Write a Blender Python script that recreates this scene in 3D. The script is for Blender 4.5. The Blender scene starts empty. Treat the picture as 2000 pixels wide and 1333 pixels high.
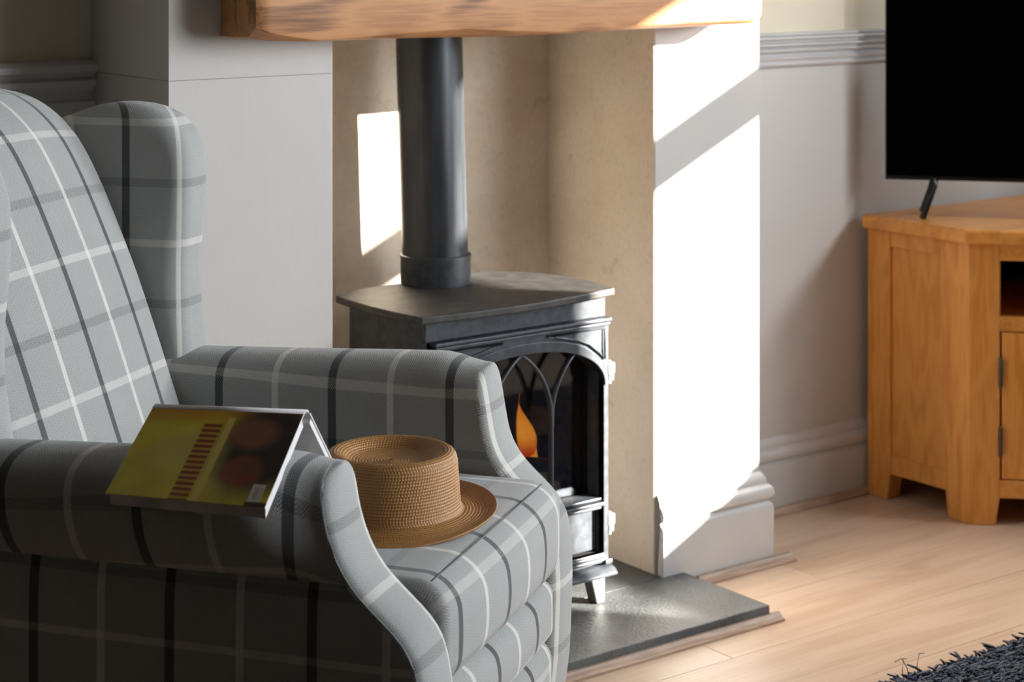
import bpy, bmesh, math, random
from mathutils import Vector, Matrix, noise
random.seed(7)
SC = bpy.context.scene
COL = SC.collection
R = math.radians

# ------------------------------------------------------------------ camera, light, exposure
YAW = 36.94
cam_d = bpy.data.cameras.new('camera'); cam = bpy.data.objects.new('camera', cam_d); COL.objects.link(cam)
cam.location = (0, 0, 1.28); cam.rotation_euler = (R(90), 0, R(-YAW))
cam_d.sensor_width = 36; cam_d.lens = 68.35; cam_d.shift_y = -0.3933
cam_d.clip_start = 0.05; cam_d.clip_end = 100
cam_d.dof.use_dof = True; cam_d.dof.focus_distance = 2.75; cam_d.dof.aperture_fstop = 7.0
SC.camera = cam
SC.view_settings.view_transform = 'Standard'; SC.view_settings.look = 'None'
SC.view_settings.gamma = 1; SC.view_settings.use_curve_mapping = False
SC.view_settings.exposure = 0.0

SUN_DIR = Vector((-0.84, 1.0, -0.395))
sun_d = bpy.data.lights.new('sun', 'SUN'); sun = bpy.data.objects.new('sun', sun_d); COL.objects.link(sun)
sun.rotation_euler = SUN_DIR.to_track_quat('-Z', 'Y').to_euler(); sun.location = (6, -3, 4)
sun_d.energy = 54.0; sun_d.angle = R(0.6); sun_d.color = (1.0, 0.93, 0.84)

world = bpy.data.worlds.new('world'); SC.world = world; world.use_nodes = True
bg = world.node_tree.nodes['Background']; bg.inputs[0].default_value = (0.80, 0.90, 1.0, 1); bg.inputs[1].default_value = 7.0

def area_lamp(name, loc, sx, sz, power, color, portal=False, aim=180, spread=180):
    d = bpy.data.lights.new(name, 'AREA'); d.shape = 'RECTANGLE'; d.size = sx; d.size_y = sz; d.energy = power; d.color = color
    o = bpy.data.objects.new(name, d); COL.objects.link(o); o.location = loc
    o.rotation_euler = Vector((math.cos(R(aim)), math.sin(R(aim)), 0)).to_track_quat('-Z', 'Z').to_euler(); d.spread = R(spread)
    if portal: d.cycles.is_portal = True
    return o
XW = 4.24                                   # right hand wall with the sun window
WY0, WY1, WZ0, WZ1 = 0.325, 1.20, 0.862, 2.05   # window the sun comes through
WT0, WT1 = 1.632, 1.728                     # its transom
area_lamp('sky_portal', (XW + 0.16, (WY0 + WY1) / 2, (WZ0 + WZ1) / 2), WY1 - WY0, WZ1 - WZ0, 1, (1, 1, 1), True)
area_lamp('fill_lamp_main', (3.80, -0.20, 1.45), 0.9, 1.4, 22.5, (0.90, 0.95, 1.0), aim=135, spread=72)  # added fill lamp standing in for soft daylight on chair and walls
area_lamp('fill_lamp_recess', (XW - 0.03, 1.88, 1.42), 0.36, 0.8, 38, (0.88, 0.94, 1.0))  # added fill lamp brightening the recess wall

# ------------------------------------------------------------------ node expressions
def lin(c):
    return tuple(((x / 255) / 12.92 if x / 255 <= 0.04045 else (((x / 255) + 0.055) / 1.055) ** 2.4) for x in c) + (1.0,)
class X:
    """a scalar node output with arithmetic"""
    def __init__(s, t, o): s.t = t; s.o = o
    def _m(s, op, *a):
        n = s.t.nodes.new('ShaderNodeMath'); n.operation = op
        for i, x in enumerate((s,) + a):
            if isinstance(x, X): s.t.links.new(x.o, n.inputs[i])
            else: n.inputs[i].default_value = x
        return X(s.t, n.outputs[0])
    def __add__(s, b): return s._m('ADD', b)
    def __sub__(s, b): return s._m('SUBTRACT', b)
    def __mul__(s, b): return s._m('MULTIPLY', b)
    def __truediv__(s, b): return s._m('DIVIDE', b)
    def mod(s, b): return s._m('FLOORED_MODULO', b)
    def abs(s): return s._m('ABSOLUTE')
    def floor(s): return s._m('FLOOR')
    def sin(s): return s._m('SINE')
    def sqrt(s): return s._m('SQRT')
    def min(s, b): return s._m('MINIMUM', b)
    def max(s, b): return s._m('MAXIMUM', b)
    def gt(s, b): return s._m('GREATER_THAN', b)
    def lt(s, b): return s._m('LESS_THAN', b)
    def step(s, a, b):      # smooth 0..1 between a and b
        n = s.t.nodes.new('ShaderNodeMapRange'); n.interpolation_type = 'SMOOTHSTEP'
        s.t.links.new(s.o, n.inputs[0]); n.inputs[1].default_value = a; n.inputs[2].default_value = b
        return X(s.t, n.outputs[0])
class M:
    def __init__(s, name, rough=0.6, metal=0.0, spec=0.5):
        s.m = bpy.data.materials.new(name); s.m.use_nodes = True; s.t = s.m.node_tree
        s.b = s.t.nodes['Principled BSDF']
        s.b.inputs['Roughness'].default_value = rough; s.b.inputs['Metallic'].default_value = metal
        s.b.inputs['Specular IOR Level'].default_value = spec
    def col(s, c):
        if isinstance(c, tuple): s.b.inputs['Base Color'].default_value = c
        else: s.t.links.new(c, s.b.inputs['Base Color'])
        return s
    def coord(s, kind='Object'):
        n = s.t.nodes.new('ShaderNodeTexCoord'); return n.outputs[kind]
    def xyz(s, v):
        n = s.t.nodes.new('ShaderNodeSeparateXYZ'); s.t.links.new(v, n.inputs[0]); return [X(s.t, n.outputs[i]) for i in range(3)]
    def comb(s, a, b, c=0.0):
        n = s.t.nodes.new('ShaderNodeCombineXYZ')
        for i, x in enumerate((a, b, c)):
            if isinstance(x, X): s.t.links.new(x.o, n.inputs[i])
            else: n.inputs[i].default_value = x
        return n.outputs[0]
    def vmap(s, v, scale=(1, 1, 1), loc=(0, 0, 0), rot=(0, 0, 0)):
        n = s.t.nodes.new('ShaderNodeMapping'); s.t.links.new(v, n.inputs[0])
        n.inputs['Scale'].default_value = scale; n.inputs['Location'].default_value = loc; n.inputs['Rotation'].default_value = rot
        return n.outputs[0]
    def noise(s, v, scale, detail=2, rough=0.5, dist=0.0):
        n = s.t.nodes.new('ShaderNodeTexNoise'); s.t.links.new(v, n.inputs['Vector'])
        n.inputs['Scale'].default_value = scale; n.inputs['Detail'].default_value = detail
        n.inputs['Roughness'].default_value = rough; n.inputs['Distortion'].default_value = dist
        return X(s.t, n.outputs[0])
    def mix(s, f, a, b):
        n = s.t.nodes.new('ShaderNodeMix'); n.data_type = 'RGBA'
        if isinstance(f, X): s.t.links.new(f.o, n.inputs[0])
        else: n.inputs[0].default_value = f
        for i, x in ((6, a), (7, b)):
            if isinstance(x, tuple): n.inputs[i].default_value = x
            else: s.t.links.new(x, n.inputs[i])
        return n.outputs[2]
    def bump(s, h, strength=0.3, dist=0.001):
        n = s.t.nodes.new('ShaderNodeBump'); n.inputs['Strength'].default_value = strength; n.inputs['Distance'].default_value = dist
        s.t.links.new(h.o, n.inputs['Height']); s.t.links.new(n.outputs[0], s.b.inputs['Normal']); return s
    def rough(s, x): s.t.links.new(x.o, s.b.inputs['Roughness']); return s

def paint(name, c, c2=None, scale=3.0, rough=0.75, bstr=0.25, bscale=60, warp=(1, 1, 1)):
    m = M(name, rough, spec=0.35); o = m.coord()
    n = m.noise(o, scale, 4); m.col(m.mix(n.step(0.3, 0.7), lin(c), lin(c2 or c)))
    h = m.noise(m.vmap(o, warp), bscale, 3) ; m.bump(h, bstr, 0.002); return m.m
def plain(name, c, rough=0.5, metal=0.0, spec=0.5):
    return M(name, rough, metal, spec).col(lin(c)).m
def wood(name, dark, mid, light, axis='x', scale=1.0, rough=0.45, rings=9, contrast=1.0, knots=False, spec=0.45, per_object=True):
    m = M(name, rough, spec=spec); o = m.coord()
    if per_object:
        oi = m.t.nodes.new('ShaderNodeObjectInfo'); r = X(m.t, oi.outputs['Random'])
        va = m.t.nodes.new('ShaderNodeVectorMath'); va.operation = 'ADD'; m.t.links.new(o, va.inputs[0])
        m.t.links.new(m.comb(r * 17.3, r * 9.1, r * 5.7), va.inputs[1]); o = va.outputs[0]
    s = {'x': (1, 9, 9), 'y': (9, 1, 9), 'z': (9, 9, 1)}[axis]
    st = m.vmap(o, tuple(q * scale for q in s))
    warp = m.noise(m.vmap(o, tuple(q * scale * 0.5 for q in {'x': (1, 5, 5), 'y': (5, 1, 5), 'z': (5, 5, 1)}[axis])), 1.6, 3, 0.55)
    ring = ((warp * (rings * 6.283)).sin() * 0.5 + 0.5)
    fine = m.noise(m.vmap(o, tuple(q * scale for q in {'x': (6, 150, 150), 'y': (150, 6, 150), 'z': (150, 150, 6)}[axis])), 1.0, 3, 0.6)
    broad = m.noise(st, 0.9, 4, 0.6)
    f = (broad * 0.55 + ring * 0.22 + fine * 0.35)
    c = m.mix(f.step(0.38, 0.56), lin(mid), lin(light))
    c = m.mix((f.step(0.62 - 0.1 * contrast, 0.8)) * contrast, c, lin(dark)) if contrast else c
    if knots:
        k = m.noise(m.vmap(o, {'x': (2.2, 9, 9), 'y': (9, 2.2, 9), 'z': (9, 9, 2.2)}[axis]), 1.0, 3, 0.5, 0.6)
        c = m.mix(k.step(0.60, 0.74) * 0.6, c, lin(dark))
    m.col(c); m.bump(fine, 0.12, 0.001); return m.m

def tartan(name, uo=0.0, vo=0.0, us=1.0, vs=1.0, hgain=.8):
    """wool check: charcoal and off white lines on grey, woven as a herringbone twill. UVs are metres."""
    m = M(name, 0.95, spec=0.15)
    m.b.inputs['Sheen Weight'].default_value = 0.25; m.b.inputs['Sheen Roughness'].default_value = 0.6
    uv = m.coord('UV'); u, v, _ = m.xyz(uv)
    U = u * us + uo; V = v * vs + vo
    P = 0.185
    def line(t, c, hw):
        d = ((t - (c - P / 2)).mod(P) - P / 2).abs()
        return X(m.t, (d.step(hw + 0.0008, hw - 0.0008)).o)
    du, wu = line(U, 0.0, 0.0066), line(U, P / 2, 0.0052)
    dv, wv = line(V, 0.0, 0.0066), line(V, P / 2, 0.0056)
    grain = m.noise(m.vmap(uv, (1, 1, 1)), 900, 3, 0.8)
    tone = m.noise(uv, 14, 3)
    warp = m.mix(grain.step(0.3, 0.7), lin((150, 151, 149)), lin((208, 209, 206)))
    weft = m.mix(grain.step(0.3, 0.7), lin((108, 109, 107)), lin((156, 157, 154)))
    warp = m.mix(du * 0.97, warp, lin((36, 37, 40))); warp = m.mix(wu * 0.95, warp, lin((232, 228, 220)))
    weft = m.mix(dv * hgain, weft, lin((48, 49, 52))); weft = m.mix(wv * hgain, weft, lin((228, 224, 216)))
    cw = 0.0064
    sgn = ((u / cw).floor().mod(2.0)) * 2.0 - 1.0
    ph = ((u * sgn) + v * 0.8).mod(0.0030) / 0.0030
    tw = (ph - 0.5).abs() * 2.0
    h = tw.step(0.35, 0.75)
    bias = 0.30 + 0.0
    f = h * 0.55 + (du + wu).min(1.0) * 0.25 + bias
    f = f - (dv + wv).min(1.0) * 0.06
    f = f.min(1.0)
    c = m.mix(f, weft, warp)
    m.col(m.mix(tone.step(0.3, 0.7) * 0.10, c, lin((120, 122, 124))))
    m.bump(h * 0.5 + grain * 0.5, 0.35, 0.0008); return m.m

# ------------------------------------------------------------------ mesh helpers
def tag(o, label=None, cat=None, group=None, kind=None):
    if label: o['label'] = label
    if cat: o['category'] = cat
    if group: o['group'] = group
    if kind: o['kind'] = kind
    return o
def root(name, loc, rz, label, cat, group=None):
    o = bpy.data.objects.new(name, None); COL.objects.link(o); o.location = loc; o.rotation_euler = (0, 0, rz)
    o.empty_display_size = 0.05
    o['_m'] = [v for row in (Matrix.Translation(loc) @ Matrix.Rotation(rz, 4, 'Z')) for v in row]
    return tag(o, label, cat, group)
def wmat(o):
    while o is not None:
        if '_m' in o.keys():
            f = list(o['_m']); return Matrix([f[i * 4:i * 4 + 4] for i in range(4)])
        o = o.parent
    return Matrix.Identity(4)
def link(name, me, mats, parent=None, smooth=False, world=True, bevel=0.0, seg=2, auto=False):
    """link a mesh; world=True means its vertices are world coordinates"""
    o = bpy.data.objects.new(name, me); COL.objects.link(o)
    if parent is not None:
        o.parent = parent
        if world: me.transform(wmat(parent).inverted())
    if not isinstance(mats, (list, tuple)): mats = [mats]
    if not me.materials:
        for m in mats: me.materials.append(m)
    for p in me.polygons: p.use_smooth = smooth
    if bevel > 0:
        b = o.modifiers.new('bevel', 'BEVEL'); b.width = bevel; b.segments = seg; b.limit_method = 'ANGLE'; b.angle_limit = R(35)
        b.harden_normals = False
    if auto:
        for p in me.polygons: p.use_smooth = True
        try: me.set_sharp_from_angle(angle=R(auto if auto is not True else 38))
        except Exception: pass
    return o
def mesh(name, vs, fs, uvs=None):
    me = bpy.data.meshes.new(name); me.from_pydata([tuple(v) for v in vs], [], fs)
    if uvs is not None:
        l = me.uv_layers.new(name='UVMap')
        vi = [0] * len(me.loops); me.loops.foreach_get('vertex_index', vi)
        flat = []
        for i in vi: flat += [uvs[i][0], uvs[i][1]]
        l.data.foreach_set('uv', flat)
    me.update(); return me
def boxdata(lo, hi):
    x0, y0, z0 = lo; x1, y1, z1 = hi
    v = [(x0, y0, z0), (x1, y0, z0), (x1, y1, z0), (x0, y1, z0), (x0, y0, z1), (x1, y0, z1), (x1, y1, z1), (x0, y1, z1)]
    f = [(0, 3, 2, 1), (4, 5, 6, 7), (0, 1, 5, 4), (1, 2, 6, 5), (2, 3, 7, 6), (3, 0, 4, 7)]
    return v, f
def box(name, lo, hi, mat, parent=None, bevel=0.0, world=True, seg=2):
    v, f = boxdata(lo, hi); return link(name, mesh(name, v, f), mat, parent, False, world, bevel, seg)
def boxes(name, lst, mat, parent=None, bevel=0.0, world=True):
    V, F = [], []
    for lo, hi in lst:
        v, f = boxdata(lo, hi); n = len(V); V += v; F += [tuple(i + n for i in q) for q in f]
    return link(name, mesh(name, V, F), mat, parent, False, world, bevel)
def prism(name, pts, ax, lo, hi, mat, parent=None, bevel=0.0, world=True, smooth=False, auto=False, seg=2):
    """closed 2D outline extruded along an axis. ax 'z': pts (x,y); 'y': pts (x,z); 'x': pts (y,z)"""
    f3 = {'z': lambda p, h: (p[0], p[1], h), 'y': lambda p, h: (p[0], h, p[1]), 'x': lambda p, h: (h, p[0], p[1])}[ax]
    n = len(pts); V = [f3(p, lo) for p in pts] + [f3(p, hi) for p in pts]
    F = [tuple(range(n))[::-1], tuple(range(n, 2 * n))] + [(i, (i + 1) % n, n + (i + 1) % n, n + i) for i in range(n)]
    me = mesh(name, V, F); bm = bmesh.new(); bm.from_mesh(me); bmesh.ops.recalc_face_normals(bm, faces=bm.faces); bm.to_mesh(me); bm.free()
    return link(name, me, mat, parent, smooth, world, bevel, seg, auto)
def gridmesh(name, P, closed_u=False, closed_v=False, uv=None, flip=False):
    """P[i][j] points; closed_u wraps j, closed_v wraps i. With uv the seam column must be doubled instead of closed."""
    nu, nv = len(P), len(P[0]); V = [p for r in P for p in r]; F = []
    for i in range(nu if closed_v else nu - 1):
        for j in range(nv if closed_u else nv - 1):
            a, b = i * nv + j, i * nv + (j + 1) % nv; c, d = ((i + 1) % nu) * nv + (j + 1) % nv, ((i + 1) % nu) * nv + j
            F.append((a, d, c, b) if flip else (a, b, c, d))
    return mesh(name, V, F, [q for r in uv for q in r] if uv else None)
def fixn(me):
    bm = bmesh.new(); bm.from_mesh(me); bmesh.ops.recalc_face_normals(bm, faces=bm.faces); bm.to_mesh(me); bm.free(); return me
def tube(name, path, r, mat, parent=None, n=8, world=True, closed=False, ry=None, up0=None):
    """round tube along 3D points; r may be a list"""
    P = []; m = len(path)
    for i, p in enumerate(path):
        p = Vector(p); a = Vector(path[(i - 1) % m if closed else max(i - 1, 0)]); b = Vector(path[(i + 1) % m if closed else min(i + 1, m - 1)])
        t = (b - a).normalized(); up = up0 or (Vector((0, 0, 1)) if abs(t.z) < 0.9 else Vector((0, 1, 0)))
        s = t.cross(up).normalized(); w = s.cross(t).normalized(); rr = r[i] if isinstance(r, (list, tuple)) else r
        P.append([p + s * (rr * math.cos(2 * math.pi * k / n)) + w * ((ry or rr) * math.sin(2 * math.pi * k / n)) for k in range(n)])
    me = gridmesh(name, P, closed_u=True, closed_v=closed)
    if not closed:
        bm = bmesh.new(); bm.from_mesh(me); bmesh.ops.holes_fill(bm, edges=bm.edges, sides=0); bm.to_mesh(me); bm.free()
    return link(name, fixn(me), mat, parent, True, world)
def lathe(name, prof, c, mat, parent=None, n=48, world=True, auto=35):
    P = [[(c[0] + r * math.cos(2 * math.pi * k / n), c[1] + r * math.sin(2 * math.pi * k / n), c[2] + z) for k in range(n)] for r, z in prof]
    me = gridmesh(name, P, closed_u=True)
    bm = bmesh.new(); bm.from_mesh(me); bmesh.ops.holes_fill(bm, edges=bm.edges, sides=0); bmesh.ops.recalc_face_normals(bm, faces=bm.faces); bm.to_mesh(me); bm.free()
    return link(name, me, mat, parent, True, world, auto=auto)
def catmull(pts, n=8):
    out = []; m = len(pts)
    for i in range(m - 1):
        p0, p1, p2, p3 = (Vector(pts[max(i - 1, 0)]), Vector(pts[i]), Vector(pts[i + 1]), Vector(pts[min(i + 2, m - 1)]))
        for k in range(n):
            t = k / n
            out.append(0.5 * ((2 * p1) + (p2 - p0) * t + (2 * p0 - 5 * p1 + 4 * p2 - p3) * t * t + (3 * p1 - p0 - 3 * p2 + p3) * t ** 3))
    out.append(Vector(pts[-1])); return out
def interp(tab, x):
    if x <= tab[0][0]: return tab[0][1]
    for (a, va), (b, vb) in zip(tab, tab[1:]):
        if x <= b: return va + (vb - va) * (x - a) / (b - a)
    return tab[-1][1]
def sstep(a, b, x):
    t = min(1, max(0, (x - a) / (b - a))); return t * t * (3 - 2 * t)

# ------------------------------------------------------------------ materials
m_breast = paint('lilac grey wall paint', (196, 192, 187), (204, 200, 195), 2.0, 0.8, 0.22, 45, (1, 1, 0.25))
m_lower = paint('lower wall paint', (200, 195, 190), (206, 201, 196), 2.0, 0.7, 0.3, 35, (1, 1, 0.2))
m_cream = paint('cream wall paint', (220, 208, 184), (226, 215, 192), 2.0, 0.8, 0.15, 40)
m_trim = paint('white gloss trim', (205, 202, 200), (212, 209, 206), 4.0, 0.4, 0.12, 30, (0.2, 1, 1))
m_lining = M('beige recess board', 0.85, spec=0.25); _o = m_lining.coord()
_c = m_lining.mix(m_lining.noise(_o, 5, 5, 0.6).step(0.3, 0.7), lin((212, 197, 178)), lin((224, 211, 194)))
_c = m_lining.mix(m_lining.noise(_o, 90, 3, 0.6).step(0.45, 0.75) * 0.25, _c, lin((184, 164, 140)))
_c = m_lining.mix(m_lining.noise(_o, 23, 2, 0.5, 1.0).step(0.68, 0.72) * 0.18, _c, lin((150, 118, 88)))
m_lining.col(_c).bump(m_lining.noise(_o, 120, 3), 0.25, 0.001); m_lining = m_lining.m
m_dark_room = paint('room paint', (52, 46, 40), (56, 50, 44), 2.0, 0.9, 0.1)
m_ceil = paint('ceiling paint', (104, 100, 95), None, 2.0, 0.9, 0.1)
m_plank = wood('pale oak laminate', (176, 140, 112), (202, 170, 142), (214, 186, 160), 'x', 0.8, 0.42, 4, 0.5, knots=True)
m_edging = wood('oak scotia beading', (120, 92, 72), (168, 138, 116), (190, 162, 140), 'x', 2.0, 0.45, 6, 0.8)
m_gap = plain('dark joint', (58, 44, 34), 0.9)
m_beam = wood('mantel oak', (104, 60, 32), (172, 116, 70), (194, 138, 88), 'x', 1.3, 0.55, 7, 0.9, knots=True, per_object=False)
m_oak = wood('honey oak', (170, 98, 36), (218, 142, 62), (232, 162, 82), 'z', 1.5, 0.33, 6, 0.55)
m_oakx = wood('honey oak across', (170, 98, 36), (218, 142, 62), (232, 162, 82), 'x', 1.5, 0.33, 6, 0.55)
m_iron = M('charcoal cast iron', 0.42, 0.25, 0.5); _o = m_iron.coord()
m_iron.col(m_iron.mix(m_iron.noise(_o, 60, 3).step(0.3, 0.7), lin((56, 60, 65)), lin((72, 76, 82)))).bump(m_iron.noise(_o, 420, 3), 0.25, 0.0008); m_iron = m_iron.m
m_top = M('dusty stove top plate', 0.55, 0.1, 0.5); _o = m_top.coord()
m_top.col(m_top.mix(m_top.noise(_o, 30, 4, 0.65).step(0.35, 0.7), lin((48, 47, 45)), lin((68, 66, 63)))).bump(m_top.noise(_o, 300, 3), 0.2, 0.0008); m_top = m_top.m
m_flue = M('black enamel flue', 0.33, 0.3, 0.5); _o = m_flue.coord()
_n = m_flue.noise(m_flue.vmap(_o, (1, 1, 0.1)), 60, 3); m_flue.col(m_flue.mix(_n.step(0.3, 0.7), lin((50, 53, 57)), lin((66, 69, 73)))).rough(_n * 0.15 + 0.3); m_flue = m_flue.m
m_black = plain('matt black firebox', (14, 14, 15), 0.8)
m_ember = M('glowing ember back', 0.9); _o = m_ember.coord()
m_slate = M('dark slate hearth', 0.36, spec=0.6); _o = m_slate.coord()
_n = m_slate.noise(_o, 9, 5, 0.6)
m_slate.col(m_slate.mix(_n.step(0.3, 0.7), lin((70, 73, 75)), lin((98, 101, 101)))).bump(m_slate.noise(_o, 150, 5, 0.7), 0.9, 0.003).rough(_n * 0.2 + 0.2); m_slate = m_slate.m
m_tv = plain('gloss black screen', (5, 5, 6), 0.12, 0, 0.3)
m_tvf = plain('black plastic', (22, 23, 26), 0.35)
m_hinge = plain('aged pewter hinge', (92, 84, 70), 0.4, 0.7)
m_glassd = plain('white paper', (226, 226, 230), 0.8)
m_rugb = plain('navy rug backing', (14, 16, 26), 0.95)
m_leg = wood('dark stained leg', (30, 20, 14), (48, 32, 22), (60, 42, 30), 'z', 2, 0.4)
m_seam = plain('seam thread', (122, 125, 126), 0.95)

# ------------------------------------------------------------------ room shell
XL, YB, ZC = -2.4, -2.4, 2.45
BX0, BX1, OX0, OX1, BY, WYR, WYL, OZ = 1.467, 2.806, 1.780, 2.524, 2.888, 3.115, 3.187, 1.125
BYB = 3.24
def S(o): return tag(o, kind='structure')
fl = S(box('floor', (XL, YB, -0.06), (XW, 3.4, -0.012), m_gap))
S(box('ceiling', (XL, YB, ZC), (XW + 0.2, 3.4, ZC + 0.1), m_ceil))
S(box('wall_left', (XL - 0.1, YB, -0.06), (XL, 3.4, ZC), m_dark_room))
S(box('wall_front', (XL - 0.1, YB - 0.1, -0.06), (XW + 0.2, YB, ZC), m_dark_room))
DZ = 1.032
wb = S(box('wall_back', (XL, WYL, -0.02), (BX0 + 0.02, WYL + 0.15, DZ), m_lower))
box('upper_wall', (XL, WYL, DZ), (BX0 + 0.02, WYL + 0.15, ZC), m_cream, wb)
wr = S(box('wall_recess', (BX1 - 0.05, WYR, -0.02), (XW + 0.05, WYR + 0.2, DZ), m_lower))
box('upper_wall', (BX1 - 0.05, WYR, DZ), (XW + 0.05, WYR + 0.2, ZC), m_cream, wr)
# right hand wall with the sun window opening
t = 0.14
S(boxes('wall_right', [((XW, YB, -0.06), (XW + t, WY0, ZC)), ((XW, WY1, -0.06), (XW + t, 3.4, ZC)),
                       ((XW, WY0, -0.06), (XW + t, WY1, WZ0)), ((XW, WY0, WZ1), (XW + t, WY1, ZC))], m_lower))
w1 = S(boxes('window_1', [((XW + 0.06, WY0, WT0), (XW + 0.11, WY1, WT1)), ((XW + 0.06, WY0 - 0.02, WZ0 - 0.02), (XW + 0.11, WY0 + 0.012, WZ1)),
                          ((XW + 0.06, WY1 - 0.012, WZ0), (XW + 0.11, WY1 + 0.02, WZ1))], m_trim))
box('window_sill', (XW - 0.05, WY0 - 0.05, WZ0 - 0.03), (XW + 0.1, WY1 + 0.05, WZ0 - 0.002), m_trim, w1, 0.004)
w3 = S(boxes('recess_lamp_frame', [((XW - 0.02, 1.68, 0.98), (XW, 2.08, 1.01)), ((XW - 0.02, 1.68, 1.83), (XW, 2.08, 1.86)), ((XW - 0.02, 1.65, 0.98), (XW, 1.68, 1.86)), ((XW - 0.02, 2.08, 0.98), (XW, 2.11, 1.86))], m_trim))  # frame added on the solid wall round the recess fill lamp, no opening
# unseen solid bay corner and frame, added to back the main fill lamp
bc, be, bn = Vector((3.83, -0.23)), Vector((1, 1)).normalized(), Vector((-1, 1)).normalized()
S(prism('added_bay_wall', [(XW, XW - bc.x + bc.y), (XW, YB), (2.6, YB), (2.6, 2.6 - bc.x + bc.y)], 'z', -0.06, ZC, m_lower))
def bayp(s_, d_): q = bc + be * s_ + bn * d_; return (q.x, q.y)
w2 = None
for a_, b_, z0_, z1_ in ((-.52, .52, .68, .73), (-.52, .52, 2.17, 2.22), (-.52, -.47, .73, 2.17), (.47, .52, .73, 2.17)):
    o = prism('bay_lamp_frame' if w2 is None else 'frame_bar', [bayp(a_, 0), bayp(b_, 0), bayp(b_, .03), bayp(a_, .03)], 'z', z0_, z1_, m_trim, w2)
    if w2 is None: w2 = S(o)
# chimney breast: two piers and a header round the fireplace opening
S(box('wall_chimney_left', (BX0, BY, -0.02), (OX0, 3.4, ZC), m_breast))
S(box('wall_chimney_right', (OX1, BY, -0.02), (BX1, 3.4, ZC), m_breast))
S(box('wall_chimney_header', (OX0, BY, OZ), (OX1, 3.4, ZC), m_breast))
rb = S(box('wall_fireplace', (OX0 - 0.002, BYB - 0.013, 0.0275), (OX1 + 0.001, BYB + 0.1, OZ + 0.3), m_lining))
box('cheek_board', (OX1 - 0.0022, BY + 0.0012, 0.0285), (OX1 + 0.001, BYB, OZ + 0.001), m_lining, rb)
box('cheek_board', (OX0 - 0.001, BY + 0.0012, 0.0285), (OX0 + 0.002, BYB - 0.013, OZ + 0.001), m_lining, rb)
# hairline paint join across the breast and dado rails
S(box('trim_1', (BX0 - 0.0006, BY - 0.0008, 1.0455), (OX0 - 0.001, WYL - 0.03, 1.0462), plain('hairline crack', (120, 112, 104), 0.9)))
def rail_profile(y, z0, z1):
    h = z1 - z0; pts = [(y + 0.01, z0), (y - 0.010, z0)]
    ridges = [(0.02, .012, .018), (0.20, .016, .018), (.27, .010, .010), (.42, .020, .012), (.50, .015, .010), (.58, .026, .011), (.68, .019, .010), (.77, .028, .012), (.88, .019, .010)]
    for k, d, w in ridges:
        c = z0 + h * (k + 0.06); hw = h * 0.045
        for a in range(5):
            an = math.pi * a / 4; pts.append((y - d - 0.005 * math.sin(an), c - hw * math.cos(an)))
    pts += [(y - 0.012, z1 - 0.002), (y + 0.01, z1)]; return pts
S(prism('trim_2', rail_profile(WYR, 0.993, 1.071), 'x', BX1 - 0.01, XW, m_trim, auto=50))
def rail_left(y, z0, z1):
    h = z1 - z0; P = [(y + .01, z0), (y - .008, z0), (y - .010, z0 + .006), (y - .018, z0 + .012), (y - .018, z0 + .022), (y - .010, z0 + .026), (y - .008, z0 + .040), (y - .014, z0 + .046),
        (y - .024, z0 + .050), (y - .024, z0 + .060), (y - .014, z0 + .064), (y - .016, z0 + .072), (y - .030, z0 + .076), (y - .030, z1 - .008), (y - .022, z1 - .002), (y + .01, z1)]
    return P
S(prism('trim_3', rail_left(WYL, 0.972, 1.067), 'x', XL, BX0 + 0.004, m_trim, auto=40))
# skirting boards with torus tops
def skirt(name, path, zt, mat, th=0.022):
    """path: plan points; the moulding profile is swept with mitres, outward to the left of travel"""
    prof = [(0.0, 0.0), (th * .95, 0.0), (th, zt * .60), (th * .96, zt * .64), (th * .55, zt * .68), (th * .60, zt * .70), (th * .95, zt * .725), (th * 1.06, zt * .77),
            (th * .98, zt * .82), (th * .70, zt * .855), (th * .5, zt * .87), (th * .52, zt * .895), (th * .44, zt * .93), (th * .2, zt * .98), (0.0, zt)]
    P = []; m = len(path)
    for d, z in prof:
        row = []
        for i in range(m):
            p = Vector(path[i]); n = []
            if i > 0: e = (p - Vector(path[i - 1])).normalized(); n.append(Vector((-e.y, e.x)))
            if i < m - 1: e = (Vector(path[i + 1]) - p).normalized(); n.append(Vector((-e.y, e.x)))
            if len(n) == 2:
                s = (n[0] + n[1]).normalized(); s = s / max(0.3, s.dot(n[0]))
            else: s = n[0]
            q = p + s * d; row.append((q.x, q.y, z))
        P.append(row)
    me = gridmesh(name, P)
    bm = bmesh.new(); bm.from_mesh(me); bmesh.ops.holes_fill(bm, edges=bm.edges, sides=0); bmesh.ops.recalc_face_normals(bm, faces=bm.faces); bm.to_mesh(me); bm.free()
    return link(name, me, mat, auto=40)
S(skirt('baseboard_pier', [(BX1, WYR + .002), (BX1, BY), (2.527, BY)], 0.186, m_trim))
S(skirt('baseboard_recess', [(XW, WYR), (BX1 + 0.001, WYR)], 0.168, m_trim, 0.018))
S(skirt('baseboard_back', [(BX0, WYL), (XL, WYL)], 0.168, m_trim, 0.018))
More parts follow.
